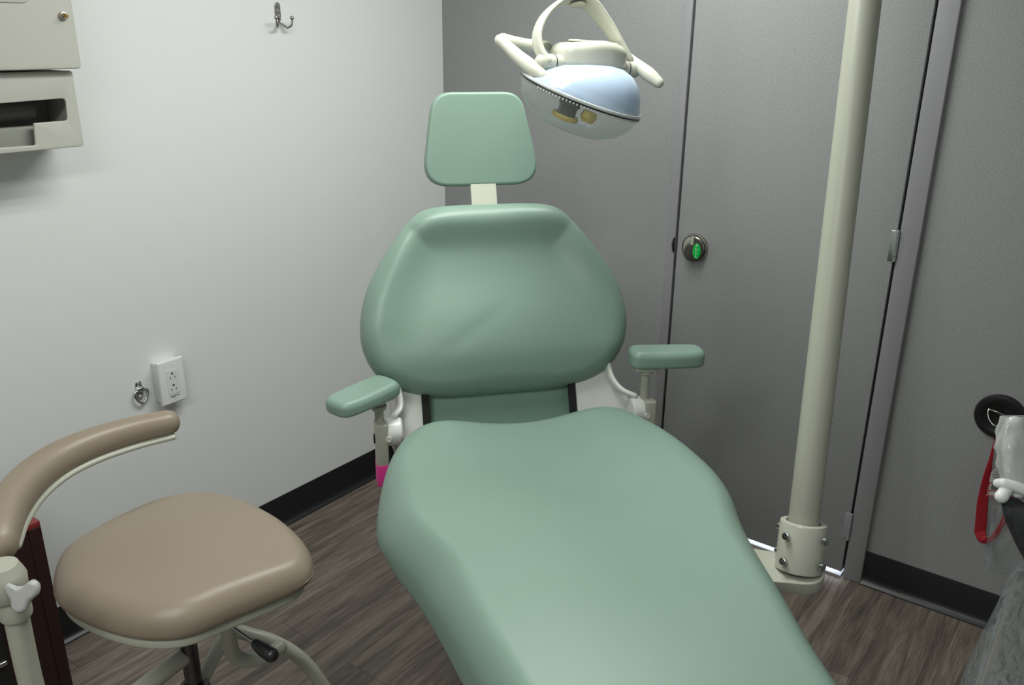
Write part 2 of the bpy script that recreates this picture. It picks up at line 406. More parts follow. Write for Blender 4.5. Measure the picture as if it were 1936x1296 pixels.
ov = [(0.0122*math.cos(2*PI*k/32), 0.0225*math.sin(2*PI*k/32)) for k in range(32)]
gp = plate('pull_plate', ov, 0.002, FR @ Matrix.Translation((0.017, -0.004, 0.0235)), M_GREEN, lt, bevel=0.0006)
def text_obj(name, s, size, mtx, material, parent, ext=0.0003):
    cu = bpy.data.curves.new(name, 'FONT'); cu.body = s; cu.size = size; cu.align_x = 'CENTER'; cu.align_y = 'CENTER'; cu.extrude = ext
    t = bpy.data.objects.new('tmp', cu); COL.objects.link(t)
    dg = bpy.context.evaluated_depsgraph_get(); dg.update()
    me = bpy.data.meshes.new_from_object(t.evaluated_get(dg)); bpy.data.objects.remove(t); bpy.data.curves.remove(cu)
    me.materials.clear(); me.transform(mtx); me.name = name
    return link(name, me, material, parent, smooth=False)
tb = bmesh.new()
txt = text_obj('lettering', 'P\nU\nL\nL', 0.0100, FR @ Matrix.Translation((0.017, -0.0035, 0.0258)), M_WHITE, lt)
# black strike bumper on the jamb beside the latch
sb = (0.8794, 0.0000, 0.8789)
bm = bmesh.new(); bmp = [(0.0, 0.023), (-0.006, 0.016), (-0.0085, 0.0), (-0.006, -0.016), (-0.002, -0.022), (0.0, -0.022)]
o = plate('strike_plate', bmp, 0.005, basis_m((DL-0.0025, -0.004, sb[2]), (1, 0, 0), (0, 0, 1), (0, -1, 0)), M_BLACK, None, bevel=0.0012); bm.free()
tag(o, 'black rounded strike on the jamb beside the door latch', 'strike plate')

# ------------------------------------------------------------------ ceiling fittings
for i, (fx, fy, w) in enumerate(FITTINGS):
    f = thing('ceiling_light', ['three-tube ceiling light above the dental chair', 'three-tube ceiling light nearer the room entrance'][i], 'ceiling light', (fx, fy, CEIL), group='ceiling lights')
    box_obj('housing', (0, 0, -0.012), (0.36, 1.1, 0.024), M_CAB, f, 0.004)
    for k in (-1, 0, 1):
        bm = bmesh.new(); lathe(bm, [(0, -0.5), (0.013, -0.5), (0.013, 0.5), (0, 0.5)], Matrix.Translation((k*0.1, 0, -0.038)) @ Matrix.Rotation(PI/2, 4, 'X'), 16)
        obj('tube', bm, M_TUBE, f, sharp=40)

# ------------------------------------------------------------------ dental chair
S_ = Vector((0.645, 0.764, 0))
chair = thing('dental_chair', 'mint green reclining dental chair in the middle of the room', 'dental chair', (1.0104, -0.9507, 0), math.radians(49.828))
# backrest frame: origin at lower edge, y up along the back, z out of the padded face
def lean(y0, z0, y1, z1, x0=0.0):
    u = Vector((0, y1-y0, z1-z0)).normalized(); x = Vector((1, 0, 0)); return basis_m((x0, y0, z0), x, u, x.cross(u))
BK = lean(0.116, 0.729, 0.259, 1.103, 0.003)
bo = [(0, 0.404), (0.075, 0.404), (0.135, 0.398), (0.172, 0.378), (0.212, 0.332), (0.250, 0.278), (0.279, 0.222), (0.2935, 0.165), (0.294, 0.110), (0.276, 0.060), (0.243, 0.022), (0.19, -0.003), (0.12, -0.012), (0.05, -0.013)]
bo = bo + [(-x, y) for x, y in bo[::-1] if x > 0]
def back_front(s, t):
    a = abs(s)
    w = 0.245 - 0.30*max(0, t-0.13) - 0.1*max(0, 0.1-t)      # half width of the dish at this height
    side = sstep(w-0.070, w+0.025, a)
    top = sstep(0.295, 0.375, t)
    rim = max(side*sstep(0.0, 0.16, t), top)
    dish = -0.027*(1-rim)*sstep(0.02, 0.30, t)
    lumbar = 0.020*gauss(t, 0.13, 0.10)*(1-sstep(0.05, 0.26, a)*0.6)
    crease = -0.0022*gauss((t-0.11)-(s+0.09)*0.55, 0, 0.020)*gauss(s, -0.06, 0.07)
    return 0.012 + dish + lumbar + crease - 0.02*sstep(0.09, -0.02, t)
bm = bmesh.new(); pillow(bm, bo, BK @ Matrix.Translation((0, 0, -0.035)), lambda s, t: back_front(s, t)+0.035, 0.045, 0.045, 0.03, centre=(0, 0.19))
obj('backrest', bm, M_VINYL, chair, sub=1)
# lower, darker part of the back under the cushion
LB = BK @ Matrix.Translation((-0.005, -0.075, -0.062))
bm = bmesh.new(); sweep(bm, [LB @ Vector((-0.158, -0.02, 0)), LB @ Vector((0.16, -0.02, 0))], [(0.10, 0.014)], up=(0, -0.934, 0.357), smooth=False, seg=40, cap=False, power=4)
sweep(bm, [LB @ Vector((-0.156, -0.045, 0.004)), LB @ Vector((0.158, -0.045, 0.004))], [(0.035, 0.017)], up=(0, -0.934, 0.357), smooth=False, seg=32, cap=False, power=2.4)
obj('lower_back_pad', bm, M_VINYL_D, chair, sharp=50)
# white shell behind the back with flared side wings
SH = BK @ Matrix.Translation((0, 0, -0.052))
half = [(0.0, 0.30), (0.15, 0.30), (0.215, 0.20), (0.245, 0.11), (0.247, 0.065), (0.2475, 0.020), (0.253, -0.004), (0.266, -0.026), (0.283, -0.034), (0.292, -0.040), (0.292, -0.105), (0.24, -0.125), (0.165, -0.125), (0.158, 0.05), (0.0, 0.05)]
sh_o = half + [(-min(x, 0.245), y) for x, y in half[::-1] if x > 0.0 and not 0.25 < x < 0.29]
plate('back_shell', rounded(sh_o, 0.006, 3), 0.022, SH, M_SHELL, chair, bevel=0.005)
for s in (-1, 1):
    # bright rounded flange running down the wing's outer edge into the pivot boss
    path = [BK @ Vector((s*x+0.026*k/5, y, z)) for k, (x, y, z) in enumerate(((0.235, 0.10, -0.034), (0.239, 0.055, -0.028), (0.236, 0.020, -0.022), (0.238, -0.006, -0.014), (0.247, -0.026, -0.004), (0.266, -0.040, 0.008)))]
    tube_obj('shell_flange', path, [(0.007, 0.014)], M_SHELL, chair, up=(0, -0.934, 0.357), seg=16)
    bx = 0.279*s + 0.031
    PB = basis_m((bx, 0.090, 0.663), (0, 1, 0), (0, 0, 1), (s, 0, 0))
    boss = lathe_obj('pivot_boss', [(0, -0.026), (0.026, -0.026), (0.030, -0.022), (0.030, 0.018), (0.028, 0.020), (0, 0.020)], PB, M_SHELL, chair)
    SB = basis_m((bx+0.004*s, 0.060, 0.660), (1, 0, 0), (0, 0, 1), (0, -1, 0))
    lathe_obj('boss_screw', [(0, 0), (0.0065, 0), (0.0065, 0.0016), (0.0052, 0.0022), (0.005, 0.0014), (0, 0.0014)], SB, M_SHELL, boss, 24)
    SL = BK @ Matrix.Translation((s*0.163-0.005, -0.055, -0.0285))
    plate('recline_slot', rrect(0.017, 0.11, 0.002, 2), 0.004, SL, M_BLACKM, chair)
# headrest
HD = lean(0.336, 1.133, 0.376, 1.327, 0.001)
ho = rounded([(-0.137, -0.004), (0.137, -0.004), (0.094, 0.199), (-0.104, 0.199)], [0.055, 0.055, 0.05, 0.05], 7)
bm = bmesh.new(); pillow(bm, ho, HD, lambda s, t: 0.004*(1-(abs(s)/0.14)**2.5), 0.008, 0.026, 0.008, n=1, centre=(0, 0.09))
obj('headrest', bm, M_VINYL, chair)
HB = lean(0.300, 1.02, 0.352, 1.16, 0.001)
plate('headrest_bar', rrect(0.058, 0.16, 0.004, 3, (0, 0.06)), 0.008, HB, M_CREAM, chair, bevel=0.002)
box_obj('headrest_bracket', (0.001, 0.368, 1.19), (0.07, 0.022, 0.09), M_CREAM, chair, 0.004)

# seat and legrest: one long cushion. x across, y towards the back, height from top(s,t)
so_half = [(0.0, 0.045), (0.07, 0.050), (0.13, 0.060), (0.185, 0.052), (0.232, 0.020), (0.268, -0.035), (0.296, -0.105), (0.312, -0.175), (0.313, -0.250), (0.296, -0.335), (0.270, -0.42), (0.248, -0.52), (0.229, -0.63), (0.210, -0.73), (0.201, -0.81), (0.192, -0.89), (0.168, -0.955), (0.115, -0.988), (0.05, -0.998)]
so = [(x, y) for x, y in so_half] + [(0, -1.0)] + [(-x, y) for x, y in so_half[::-1] if x > 0]
def seat_top(s, t):
    d = -t
    base = 0.702 + 0.020*sstep(0.10, 0.50, d) - 0.004*sstep(0.62, 1.15, d) - 0.02*sstep(0.0, -0.06, d)
    bol = 0.016*gauss(abs(s), 0.165, 0.075)*gauss(d, -0.04, 0.13)
    dish = -0.014*gauss(s, 0, 0.17)*gauss(d, 0.12, 0.13)
    wide = 0.16 - 0.05*sstep(0.3, 0.8, d)
    trough = -0.024*gauss(s, 0.10, 0.15)*sstep(0.08, 0.30, d)*(1-sstep(0.34, 0.80, d))
    edge = 0.313-0.045*sstep(0.30, 0.50, d)-0.045*sstep(0.5, 0.95, d) 
    q = max(0, abs(s)-(edge-0.062))
    crown = -(0.30 if s > 0 else 1.15)*q*q/(q+0.012)*sstep(-0.04, 0.2, d)
    return base+bol+dish+trough+crown
ST = basis_m((0.020, 0, 0), (1.02, 0, 0), (0, 1, 0), (0, 0, 1))
bm = bmesh.new()
# front() is relative to 0, the bottom sits 0.1 below: shift
pillow(bm, so, ST @ Matrix.Translation((0, 0, 0.66)), lambda s, t: seat_top(s, t)-0.66, 0.042, 0.075-0.0, 0.03, n=5, spine=((0, -0.14), (0, -0.83)))
seat = obj('seat_cushion', bm, M_VINYL, chair, sub=1)
# under structure
bm = bmesh.new(); box(bm, (0.02, -0.38, 0.555), (0.26, 0.80, 0.06), None, 0.012); box(bm, (0.02, -0.02, 0.53), (0.40, 0.22, 0.10), None, 0.02)
obj('under_frame', bm, M_SHELL, chair, sharp=40)
bm = bmesh.new(); box(bm, (0.02, -0.20, 0.30), (0.22, 0.30, 0.46), None, 0.04); obj('lift_column', bm, M_CREAM_S, chair, sharp=40)
bm = bmesh.new(); box(bm, (0.06, -0.15, 0.035), (0.26, 0.62, 0.07), None, 0.03); obj('base_plate', bm, M_CREAM_S, chair, sharp=40)

# armrests
def armrest(s, hx, px, pz, pad_c, pad_dir, pad_len, pad_w, pad_t, tilt, tape):
    a = 0.085
    hs = box_obj('armrest_housing', (hx, a-0.005, 0.625), (0.026, 0.042, 0.135), M_CREAM_S, chair, 0.004)
    if tape:
        tube_ = box_obj('pink_tape', (hx, a-0.005, 0.577), (0.0275, 0.0435, 0.052), M_PINK, hs, 0.004)
        tube_['label'] = 'bright pink tape wrapped round the foot of the housing'
        box_obj('release_button', (hx-0.0145, a-0.005, 0.655), (0.004, 0.014, 0.018), M_BLACK, hs, 0.0015)
    lathe_obj('armrest_post', [(0, 0.68), (0.0095, 0.68), (0.0095, pz-0.02), (0.0155, pz-0.016), (0.0165, pz-0.008), (0, pz-0.008)], Matrix.Translation((px, a, 0)), M_CREAM_S, chair, 24)
    d = Vector(pad_dir).normalized(); n = Vector((-d.y, d.x, 0)).normalized(); up = d.cross(n)
    if up.z < 0: up = -up
    PM = basis_m(pad_c, d, n, up)
    plate('armrest_plate', rrect(0.05, 0.046, 0.006, 3, (-pad_len*0.28, 0)), 0.012, basis_m(Vector(pad_c)-up*(pad_t/2+0.010), d, n, up), M_CREAM_S, chair, bevel=0.002)
    L, W = pad_len/2, pad_w/2
    oc = [(-L, 0), (-L*0.97, W*0.62), (-L*0.82, W*0.92), (-L*0.3, W), (L*0.35, W*1.0), (L*0.82, W*0.85), (L*0.98, W*0.5), (L, 0)]
    oc = oc + [(x, -y) for x, y in oc[-2:0:-1]]
    bm = bmesh.new(); pillow(bm, oc, PM @ Matrix.Translation((0, 0, 0)), lambda q, t: pad_t/2-0.0015*(t/W)**2, 0.014, pad_t/2, 0.008, n=5, spine=((-L*0.4, 0), (L*0.4, 0)))
    pd = obj('armrest_pad', bm, M_VINYL, chair, sub=1)
armrest(-1, -0.266, -0.268, 0.735, (-0.300, 0.068, 0.759), (-0.80, -0.60, -0.05), 0.155, 0.080, 0.032, 0, True)
armrest(1, 0.322, 0.314, 0.768, (0.359, 0.085, 0.788), (1, -0.10, -0.02), 0.166, 0.070, 0.038, 0, False)

# ------------------------------------------------------------------ dental light post
pb, pt = Vector((1.5594, -0.7764, 0.5757)), Vector((1.4651, -0.5175, 1.5122))
pd_ = (pt-pb).normalized()
post = thing('light_post', 'tall cream pole standing in a screwed collar right of the chair', 'pole', (pb.x, pb.y, 0))
loc = lambda v: Vector(v)-Vector((pb.x, pb.y, 0))
top = loc(pb + pd_*((1.93-pb.z)/pd_.z)); bot = loc(pb - pd_*0.03)
PM = frame_z(bot, pd_)
lathe_obj('pole', [(0, 0), (0.0283, 0), (0.0283, (top-bot).length), (0, (top-bot).length)], PM, M_CREAM_S, post, 48)
ck = loc(pb); zc = 0.0
CM = frame_z(loc(pb - pd_*0.078), pd_)
lathe_obj('collar', [(0.030, 0.002), (0.0425, 0.0), (0.043, 0.087), (0.0418, 0.0905), (0.0325, 0.0915), (0.0308, 0.088), (0.030, 0.002)], CM, M_CREAM, post, 48)
for zz in (0.068, 0.020):
    for k in range(4):
        an = math.radians(-128 + 90*k)
        dv = CM.to_3x3() @ Vector((math.cos(an), math.sin(an), 0)); base = CM @ Vector((0.0425*math.cos(an), 0.0425*math.sin(an), zz))
        SM = frame_z(base, dv)
        bm = bmesh.new(); lathe(bm, [(0, -0.002), (0.0032, -0.002), (0.0032, 0.004), (0.0076, 0.005), (0.0076, 0.0098), (0.0062, 0.0108), (0, 0.0108)], SM, 6 if False else 18)
        box(bm, (0, 0, 0.0108), (0.011, 0.0012, 0.0012), SM)
        obj('collar_screw', bm, M_ZINC, post, sharp=35)
# bracket plate reaching back under the chair
cb = loc(pb - pd_*0.078)
cdir = Vector((-0.62, -0.30, 0)).normalized()
pn = Vector((-cdir.y, cdir.x, 0)); BM = basis_m(cb-Vector((0, 0, 0.024)), cdir, pn, (0, 0, 1))
arc = [(0.048*math.cos(math.radians(a)), 0.048*math.sin(math.radians(a))) for a in range(90, 271, 10)]
plate('bracket', [(0.42, 0.075), (0.10, 0.055)] + arc + [(0.10, -0.055), (0.42, -0.075)], 0.024, BM, M_CREAM, post, bevel=0.0015)
# swing arm overhead and drop to the lamp
ST_T = (0.9044, -0.6745, 1.5827)
tube_obj('swing_arm', [top+Vector((0, 0, -0.02)), top+Vector((-0.05, -0.01, 0.02)), loc((1.3, -0.58, 1.95)), loc((1.12, -0.66, 1.93)), loc((ST_T[0]+0.01, ST_T[1]+0.005, 1.86)), loc((ST_T[0], ST_T[1], 1.75)), loc(ST_T)], [0.020, 0.020, 0.017, 0.015, 0.014, 0.012, 0.0115], M_CREAM, post, seg=20)

# ------------------------------------------------------------------ dental lamp

lo = Vector((0.9950, -0.7211, 1.3944))
lamp = thing('dental_lamp', 'cream overhead dental lamp with curved yoke and two grip handles', 'dental lamp', lo)
L_ = lambda p: Vector(p)-lo
RB = (0.3210, 0.1181, 0.9383)     # reflector axis, pointing out of its back
rc = L_((1.0066, -0.7391, 1.3354)); rcx = Vector((0.8225, 0.4588, -0.3388))
RB = Vector(RB).normalized(); rx = (rcx-RB*rcx.dot(RB)).normalized(); ry = RB.cross(rx)
RM = basis_m(rc, rx, ry, RB)
bm = bmesh.new()
lathe(bm, [(0.1225, 0.0), (0.1215, 0.006), (0.118, 0.014), (0.111, 0.026), (0.100, 0.038), (0.084, 0.049), (0.062, 0.058), (0.034, 0.063), (0.0, 0.064)], None, 72)
for v in bm.verts:                      # off-axis reflector: deeper on the pivot side
    v.co.z *= 1+0.52*v.co.x/0.1225; v.co.y *= 0.86; v.co = RM @ v.co
obj('reflector', bm, M_DICHRO, lamp)
bm = bmesh.new()
lathe(bm, [(0.1235, 0.0), (0.1225, -0.012), (0.114, -0.033), (0.096, -0.052), (0.066, -0.067), (0.030, -0.073), (0.0, -0.074)], RM @ Matrix.Diagonal((1, 0.87, 1, 1)), 72)
cov = obj('front_shield', bm, M_CLEAR, lamp)
# rim ring: a dark gasket and a clear lip with small moulded teeth
EL = RM @ Matrix.Diagonal((1, 0.87, 1, 1))
bm = bmesh.new(); lathe(bm, [(0.1232, 0.0005), (0.1258, 0.001), (0.1262, -0.001), (0.1245, -0.0025), (0.1232, -0.001), (0.1232, 0.0005)], EL, 96)
obj('rim_gasket', bm, M_BLACK, cov)
bm = bmesh.new(); lathe(bm, [(0.1215, 0.007), (0.1265, 0.006), (0.1275, 0.003), (0.1265, 0.001), (0.1220, 0.001)], EL, 96)
for k in range(110):
    an = 2*PI*k/110
    if 190 < math.degrees(an) < 232: continue
    T = EL @ Matrix.Rotation(an, 4, 'Z') @ Matrix.Translation((0.1262, 0, -0.0035)); box(bm, (0, 0, 0), (0.0022, 0.0032, 0.0035), T)
obj('rim_lip', bm, mat('clear_rim_plastic', (0.50, 0.52, 0.52), 0.15), cov, sharp=40)
# bulb carrier seen through the shield
BC = RM @ Matrix.Translation((-0.014, -0.01, 0))
lathe_obj('bulb_carrier', [(0, 0.0), (0.020, 0.0), (0.024, -0.004), (0.024, -0.012), (0.0225, -0.014), (0.0225, -0.024), (0.019, -0.028), (0.019, -0.045), (0, -0.045)], BC, M_GUN, lamp, 32)
lathe_obj('bulb_base', [(0, -0.043), (0.026, -0.043), (0.028, -0.047), (0.027, -0.052), (0.014, -0.055), (0, -0.055)], BC, M_YEL, lamp, 32)
lathe_obj('bulb_contact', [(0, 0.0), (0.014, 0.0), (0.017, -0.01), (0.012, -0.02), (0, -0.022)], RM @ Matrix.Translation((0.030, -0.01, -0.022)), M_YEL, lamp, 24)
# housing over the reflector
lax = (Vector((1.0528, -0.6430, 1.3843))-Vector((0.9706, -0.7911, 1.3971))); la = lax.normalized()
up = Vector((0, 0, 1)); up = (up-la*up.dot(la)).normalized(); fw = la.cross(up)
hc = L_((1.0011, -0.7068, 1.4162))
HM = basis_m(hc, la, fw, up)
ho2 = [(-0.070, -0.030), (-0.045, -0.046), (0.0, -0.052), (0.045, -0.046), (0.070, -0.030), (0.074, 0.0), (0.068, 0.035), (0.035, 0.052), (0, 0.056), (-0.035, 0.052), (-0.068, 0.035), (-0.074, 0.0)]
bm = bmesh.new(); pillow(bm, ho2, HM @ Matrix.Translation((0, 0, 0.012)), lambda s, t: 0.010*gauss(s, 0.01, 0.05), 0.018, 0.044, 0.012, n=5, centre=(0, 0))
hs = obj('lamp_housing', bm, M_CREAM, lamp, sub=1)
plt = [(0.052*math.copysign(abs(math.cos(a))**0.6, math.cos(a))+0.008, 0.030*math.copysign(abs(math.sin(a))**0.7, math.sin(a))) for a in [2*PI*k/40 for k in range(40)]]
plate('housing_lid', plt, 0.004, HM @ Matrix.Translation((0, 0.002, 0.0165)), M_CREAM, hs, bevel=0.0018)
# pivots
bl, br = L_((0.9721, -0.7970, 1.3963)), L_((1.0513, -0.6380, 1.3831))
tube_obj('pivot', [bl-la*0.018, bl+la*0.034], [0.0165], M_CREAM, lamp, smooth=False, seg=28)
tube_obj('pivot', [br-la*0.030, br+la*0.014], [0.0165], M_CREAM, lamp, smooth=False, seg=28)
for c_ in (bl+la*0.006, br-la*0.002):
    bm = bmesh.new(); lathe(bm, [(0.0160, -0.0008), (0.0171, -0.0008), (0.0171, 0.0008), (0.0160, 0.0008), (0.0160, -0.0008)], frame_z(c_, la), 32); obj('pivot_ring', bm, M_BLACK, lamp)
# yoke: a broad flat band arching over the lamp
wv = (0.9612, -0.4551, 0.3449)
bm = bmesh.new()
sweep(bm, [L_(p) for p in ((0.9722, -0.8096, 1.3975), (0.9526, -0.8091, 1.4221), (0.9413, -0.7993, 1.4507), (0.9409, -0.7751, 1.4816), (0.9488, -0.7386, 1.5054), (0.9622, -0.7049, 1.5140), (0.9821, -0.6752, 1.5031), (1.0062, -0.6532, 1.4680), (1.0297, -0.6395, 1.4302), (1.0481, -0.6301, 1.4002))],
      [(0.008, 0.013), (0.007, 0.014), (0.006, 0.017), (0.006, 0.021), (0.006, 0.026), (0.006, 0.027), (0.006, 0.025), (0.006, 0.021), (0.006, 0.017), (0.008, 0.013)], up=wv, seg=24, n=8, power=2.6)
yk = obj('yoke', bm, M_CREAM, lamp)
nrm = (L_((0.9950, -0.7211, 1.3944))-L_((0.9681, -0.7023, 1.5102))).normalized()
lathe_obj('yoke_cap', [(0, 0), (0.017, 0), (0.017, 0.0022), (0.0155, 0.003), (0, 0.003)], frame_z(L_((0.9694, -0.7039, 1.5043)), nrm), M_CREAM, yk, 32)
tube_obj('yoke_stem', [L_((0.9547, -0.7163, 1.5157)), L_((0.9335, -0.7041, 1.5339)), L_((0.9079, -0.6792, 1.5726))], [0.013, 0.011, 0.011], M_CREAM, yk, seg=20)
# handles
hb = tube_obj('handle', [L_(p) for p in ((0.9275, -0.7443, 1.4251), (0.9018, -0.7626, 1.4268), (0.8783, -0.7841, 1.4325), (0.8594, -0.8027, 1.4372))], [0.0105, 0.0115, 0.0110, 0.0125], M_CREAM, lamp, up=(0, 0, 1))
tube_obj('grip', [L_(p) for p in ((0.8554, -0.8061, 1.4362), (0.8752, -0.8094, 1.4256), (0.9106, -0.8185, 1.4058), (0.9508, -0.8246, 1.3847), (0.9752, -0.8255, 1.3720))], [0.0115, 0.0115, 0.0135, 0.0155, 0.0115], M_CREAM, hb, up=(0, 0, 1), seg=24)
hb = tube_obj('handle', [L_(p) for p in ((1.0314, -0.6228, 1.4058), (1.0435, -0.6221, 1.4020), (1.0582, -0.6213, 1.3942))], [0.012, 0.012, 0.0115], M_CREAM, lamp, up=(0, 0, 1))
tube_obj('grip', [L_(p) for p in ((1.0529, -0.6209, 1.3981), (1.0720, -0.6212, 1.3864), (1.0947, -0.6236, 1.3730), (1.1182, -0.6258, 1.3587))], [0.0105, 0.0125, 0.0140, 0.0105], M_CREAM, hb, up=(0, 0, 1), seg=24)
# ------------------------------------------------------------------ assistant stool

stool = thing('assistant_stool', 'tan vinyl stool with a curved body support arm beside the white wall', 'stool', (0.81, -1.60, 0))
so_ = Vector((0.81, -1.60, 0)); K_ = lambda p: Vector(p)-so_
pts = [(0.7052, -1.7527, 0.6320), (0.6395, -1.7070, 0.6320), (0.6222, -1.6563, 0.6400), (0.6109, -1.5803, 0.6450), (0.6165, -1.5010, 0.6450), (0.6608, -1.4421, 0.6450), (0.7406, -1.4193, 0.6450), (0.8448, -1.4192, 0.6450), (0.9316, -1.4375, 0.6400), (0.9802, -1.4630, 0.6320), (1.0031, -1.4985, 0.6280), (0.9962, -1.5538, 0.6250), (0.9798, -1.6199, 0.6220), (0.9666, -1.6745, 0.6220), (0.9415, -1.7100, 0.6220), (0.8938, -1.7394, 0.6220), (0.8248, -1.7593, 0.6220), (0.7577, -1.7655, 0.6260)]
ol = [(p[0]-so_.x, p[1]-so_.y) for p in pts]
scx = sum(p[0] for p in ol)/len(ol); scy = sum(p[1] for p in ol)/len(ol)
SM_ = Matrix.Translation((0, 0, 0.628))
bm = bmesh.new(); pillow(bm, ol, SM_, lambda s, t: 0.040-0.35*((s-scx)**2+(t-scy)**2), 0.034, 0.024, 0.018, n=5, centre=(scx, scy))
obj('seat', bm, M_TAN, stool, sub=1)
pl_ = [(scx+(x-scx)*0.93+0.003, scy+(y-scy)*0.93-0.004) for x, y in ol]
plate('seat_pan', [(p.x, p.y) for p in cr([Vector((*q, 0)) for q in pl_], 4, True)], 0.016, Matrix.Translation((0, 0, 0.591)), M_CREAM_S, stool, bevel=0.004)
# gas lift: socket, rod, column
cx_, cy_ = 0.005, -0.005
lathe_obj('lift_socket', [(0, 0.535), (0.021, 0.535), (0.023, 0.540), (0.023, 0.592), (0, 0.592)], Matrix.Translation((cx_, cy_, 0)), M_CREAM_S, stool, 28)
lathe_obj('gas_rod', [(0, 0.33), (0.014, 0.33), (0.014, 0.556), (0, 0.556)], Matrix.Translation((cx_, cy_, 0)), mat('dark_chrome', (0.12, 0.12, 0.13), 0.15, 1.0), stool, 28)
lathe_obj('column', [(0, 0.14), (0.026, 0.14), (0.026, 0.385), (0.024, 0.392), (0.0175, 0.392), (0.0175, 0.37), (0, 0.37)], Matrix.Translation((cx_, cy_, 0)), M_BLACK, stool, 32)
# four bent tube legs on castors
legp = [K_(p) for p in ((0.7501, -1.5524, 0.4200), (0.7794, -1.5093, 0.4150), (0.8063, -1.4729, 0.4050), (0.8372, -1.4457, 0.3850), (0.8613, -1.4196, 0.3500), (0.8772, -1.3969, 0.3000), (0.8880, -1.3785, 0.2400))]
legp += [legp[-1]+Vector((0.01, 0.0, -0.08)), Vector((legp[-1].x+0.015, legp[-1].y, 0.07))]
legp[0] = Vector((cx_, cy_, 0.375))
def castor(parent, p):
    o = lathe_obj('castor', [(0, -0.011), (0.02, -0.011), (0.025, -0.008), (0.025, 0.008), (0.02, 0.011), (0, 0.011)], frame_z((p.x, p.y, 0.0255), (0.5, 0.8, 0)), M_BLACK, parent, 24)
lg = tube_obj('leg', legp, [0.0125], M_CREAM_S, stool, seg=18); castor(lg, legp[-1])
for a2, hz in (((-0.20, -0.18), 0.33), ((-0.16, 0.20), 0.19), ((0.20, -0.17), 0.19)):
    q = [Vector((cx_, cy_, hz)), Vector((cx_+a2[0]*0.45, cy_+a2[1]*0.45, hz)), Vector((cx_+a2[0]*0.85, cy_+a2[1]*0.85, hz*0.8)), Vector((cx_+a2[0], cy_+a2[1], hz*0.45)), Vector((cx_+a2[0]*1.02, cy_+a2[1]*1.02, 0.05))]
    lg = tube_obj('leg', q, [0.015], M_CREAM_S, stool, seg=18); castor(lg, q[-1])
tube_obj('foot_bar', [K_(p) for p in ((0.8962, -1.5765, 0.5410), (0.8893, -1.5747, 0.4976), (0.8860, -1.5660, 0.4634), (0.8930, -1.5438, 0.4423), (0.9008, -1.5141, 0.4365), (0.9020, -1.4866, 0.4369))], [0.0125], M_CREAM_S, stool, seg=18)
lv = tube_obj('height_lever', [K_((0.8934, -1.5786, 0.5410)), K_((0.9658, -1.5712, 0.5261))], [0.0032], M_ZINC, stool, smooth=False, seg=12)
tube_obj('lever_grip', [K_((0.9596, -1.5724, 0.5279)), K_((0.9754, -1.5707, 0.5233)), K_((0.9923, -1.5680, 0.5189))], [0.0085, 0.011, 0.0115], M_BLACK, lv, seg=20)
# body support arm
ap = [K_(p) for p in ((0.6539, -1.4946, 0.8000), (0.6345, -1.5557, 0.8000), (0.6282, -1.6243, 0.8000), (0.6410, -1.6877, 0.8000), (0.6769, -1.7466, 0.8000), (0.7307, -1.7988, 0.8000), (0.7802, -1.8347, 0.7950), (0.8016, -1.8479, 0.7900))]
bm = bmesh.new(); sweep(bm, ap, [(0.022, 0.0215), (0.024, 0.0235), (0.026, 0.0255), (0.027, 0.027), (0.027, 0.028), (0.027, 0.029), (0.027, 0.028), (0.026, 0.026)], up=(0, 0, 1), seg=28, power=2.2)
obj('arm_pad', bm, M_TAN, stool)
bm = bmesh.new(); sweep(bm, [p+Vector((0.006, 0.0, -0.022)) for p in ap[:-1]], [(0.018, 0.0055), (0.021, 0.0055), (0.022, 0.006), (0.023, 0.006), (0.023, 0.006), (0.023, 0.006), (0.022, 0.006)], up=(0, 0, 1), seg=20, power=3)
obj('arm_plate', bm, M_CREAM_S, stool)
pp = K_((0.8547, -1.8613, 0.7127))
lathe_obj('arm_collar', [(0, 0), (0.022, 0), (0.026, 0.006), (0.0275, 0.030), (0.025, 0.038), (0.020, 0.050), (0, 0.050)], Matrix.Translation((pp.x-0.002, pp.y-0.004, ap[-1].z-0.050)), M_CREAM_S, stool, 28)
tube_obj('arm_post', [Vector((pp.x, pp.y, ap[-1].z-0.03)), Vector((pp.x, pp.y, 0.58)), Vector((pp.x+0.006, pp.y+0.01, 0.50)), Vector((pp.x*0.6, pp.y*0.6, 0.46)), Vector((0, -0.01, 0.455))], [0.0155], M_CREAM_S, stool, seg=22)
lathe_obj('post_sleeve', [(0, 0), (0.0195, 0), (0.0205, 0.004), (0.0205, 0.040), (0.0195, 0.043), (0, 0.043)], Matrix.Translation((pp.x, pp.y, pp.z-0.004)), M_CREAM_S, stool, 28)
ks = [(-0.020, 0.008), (-0.016, 0.016), (-0.004, 0.012), (0.006, 0.013), (0.016, 0.020), (0.025, 0.014), (0.024, 0.002), (0.014, -0.008), (0.008, -0.020), (-0.002, -0.024), (-0.010, -0.018), (-0.013, -0.006)]
kc = K_((0.8966, -1.8668, 0.7634)); KM = basis_m(kc, (0.8004, 0.5994, 0.0099), (-0.2112, 0.2666, 0.9404), (0.5610, -0.7548, 0.3400))
bm = bmesh.new(); pillow(bm, ks, KM, lambda s, t: 0.004, 0.007, 0.006, 0.005, n=4, centre=(0, 0))
obj('wing_knob', bm, M_KNOB, stool)
# ------------------------------------------------------------------ left wall fittings

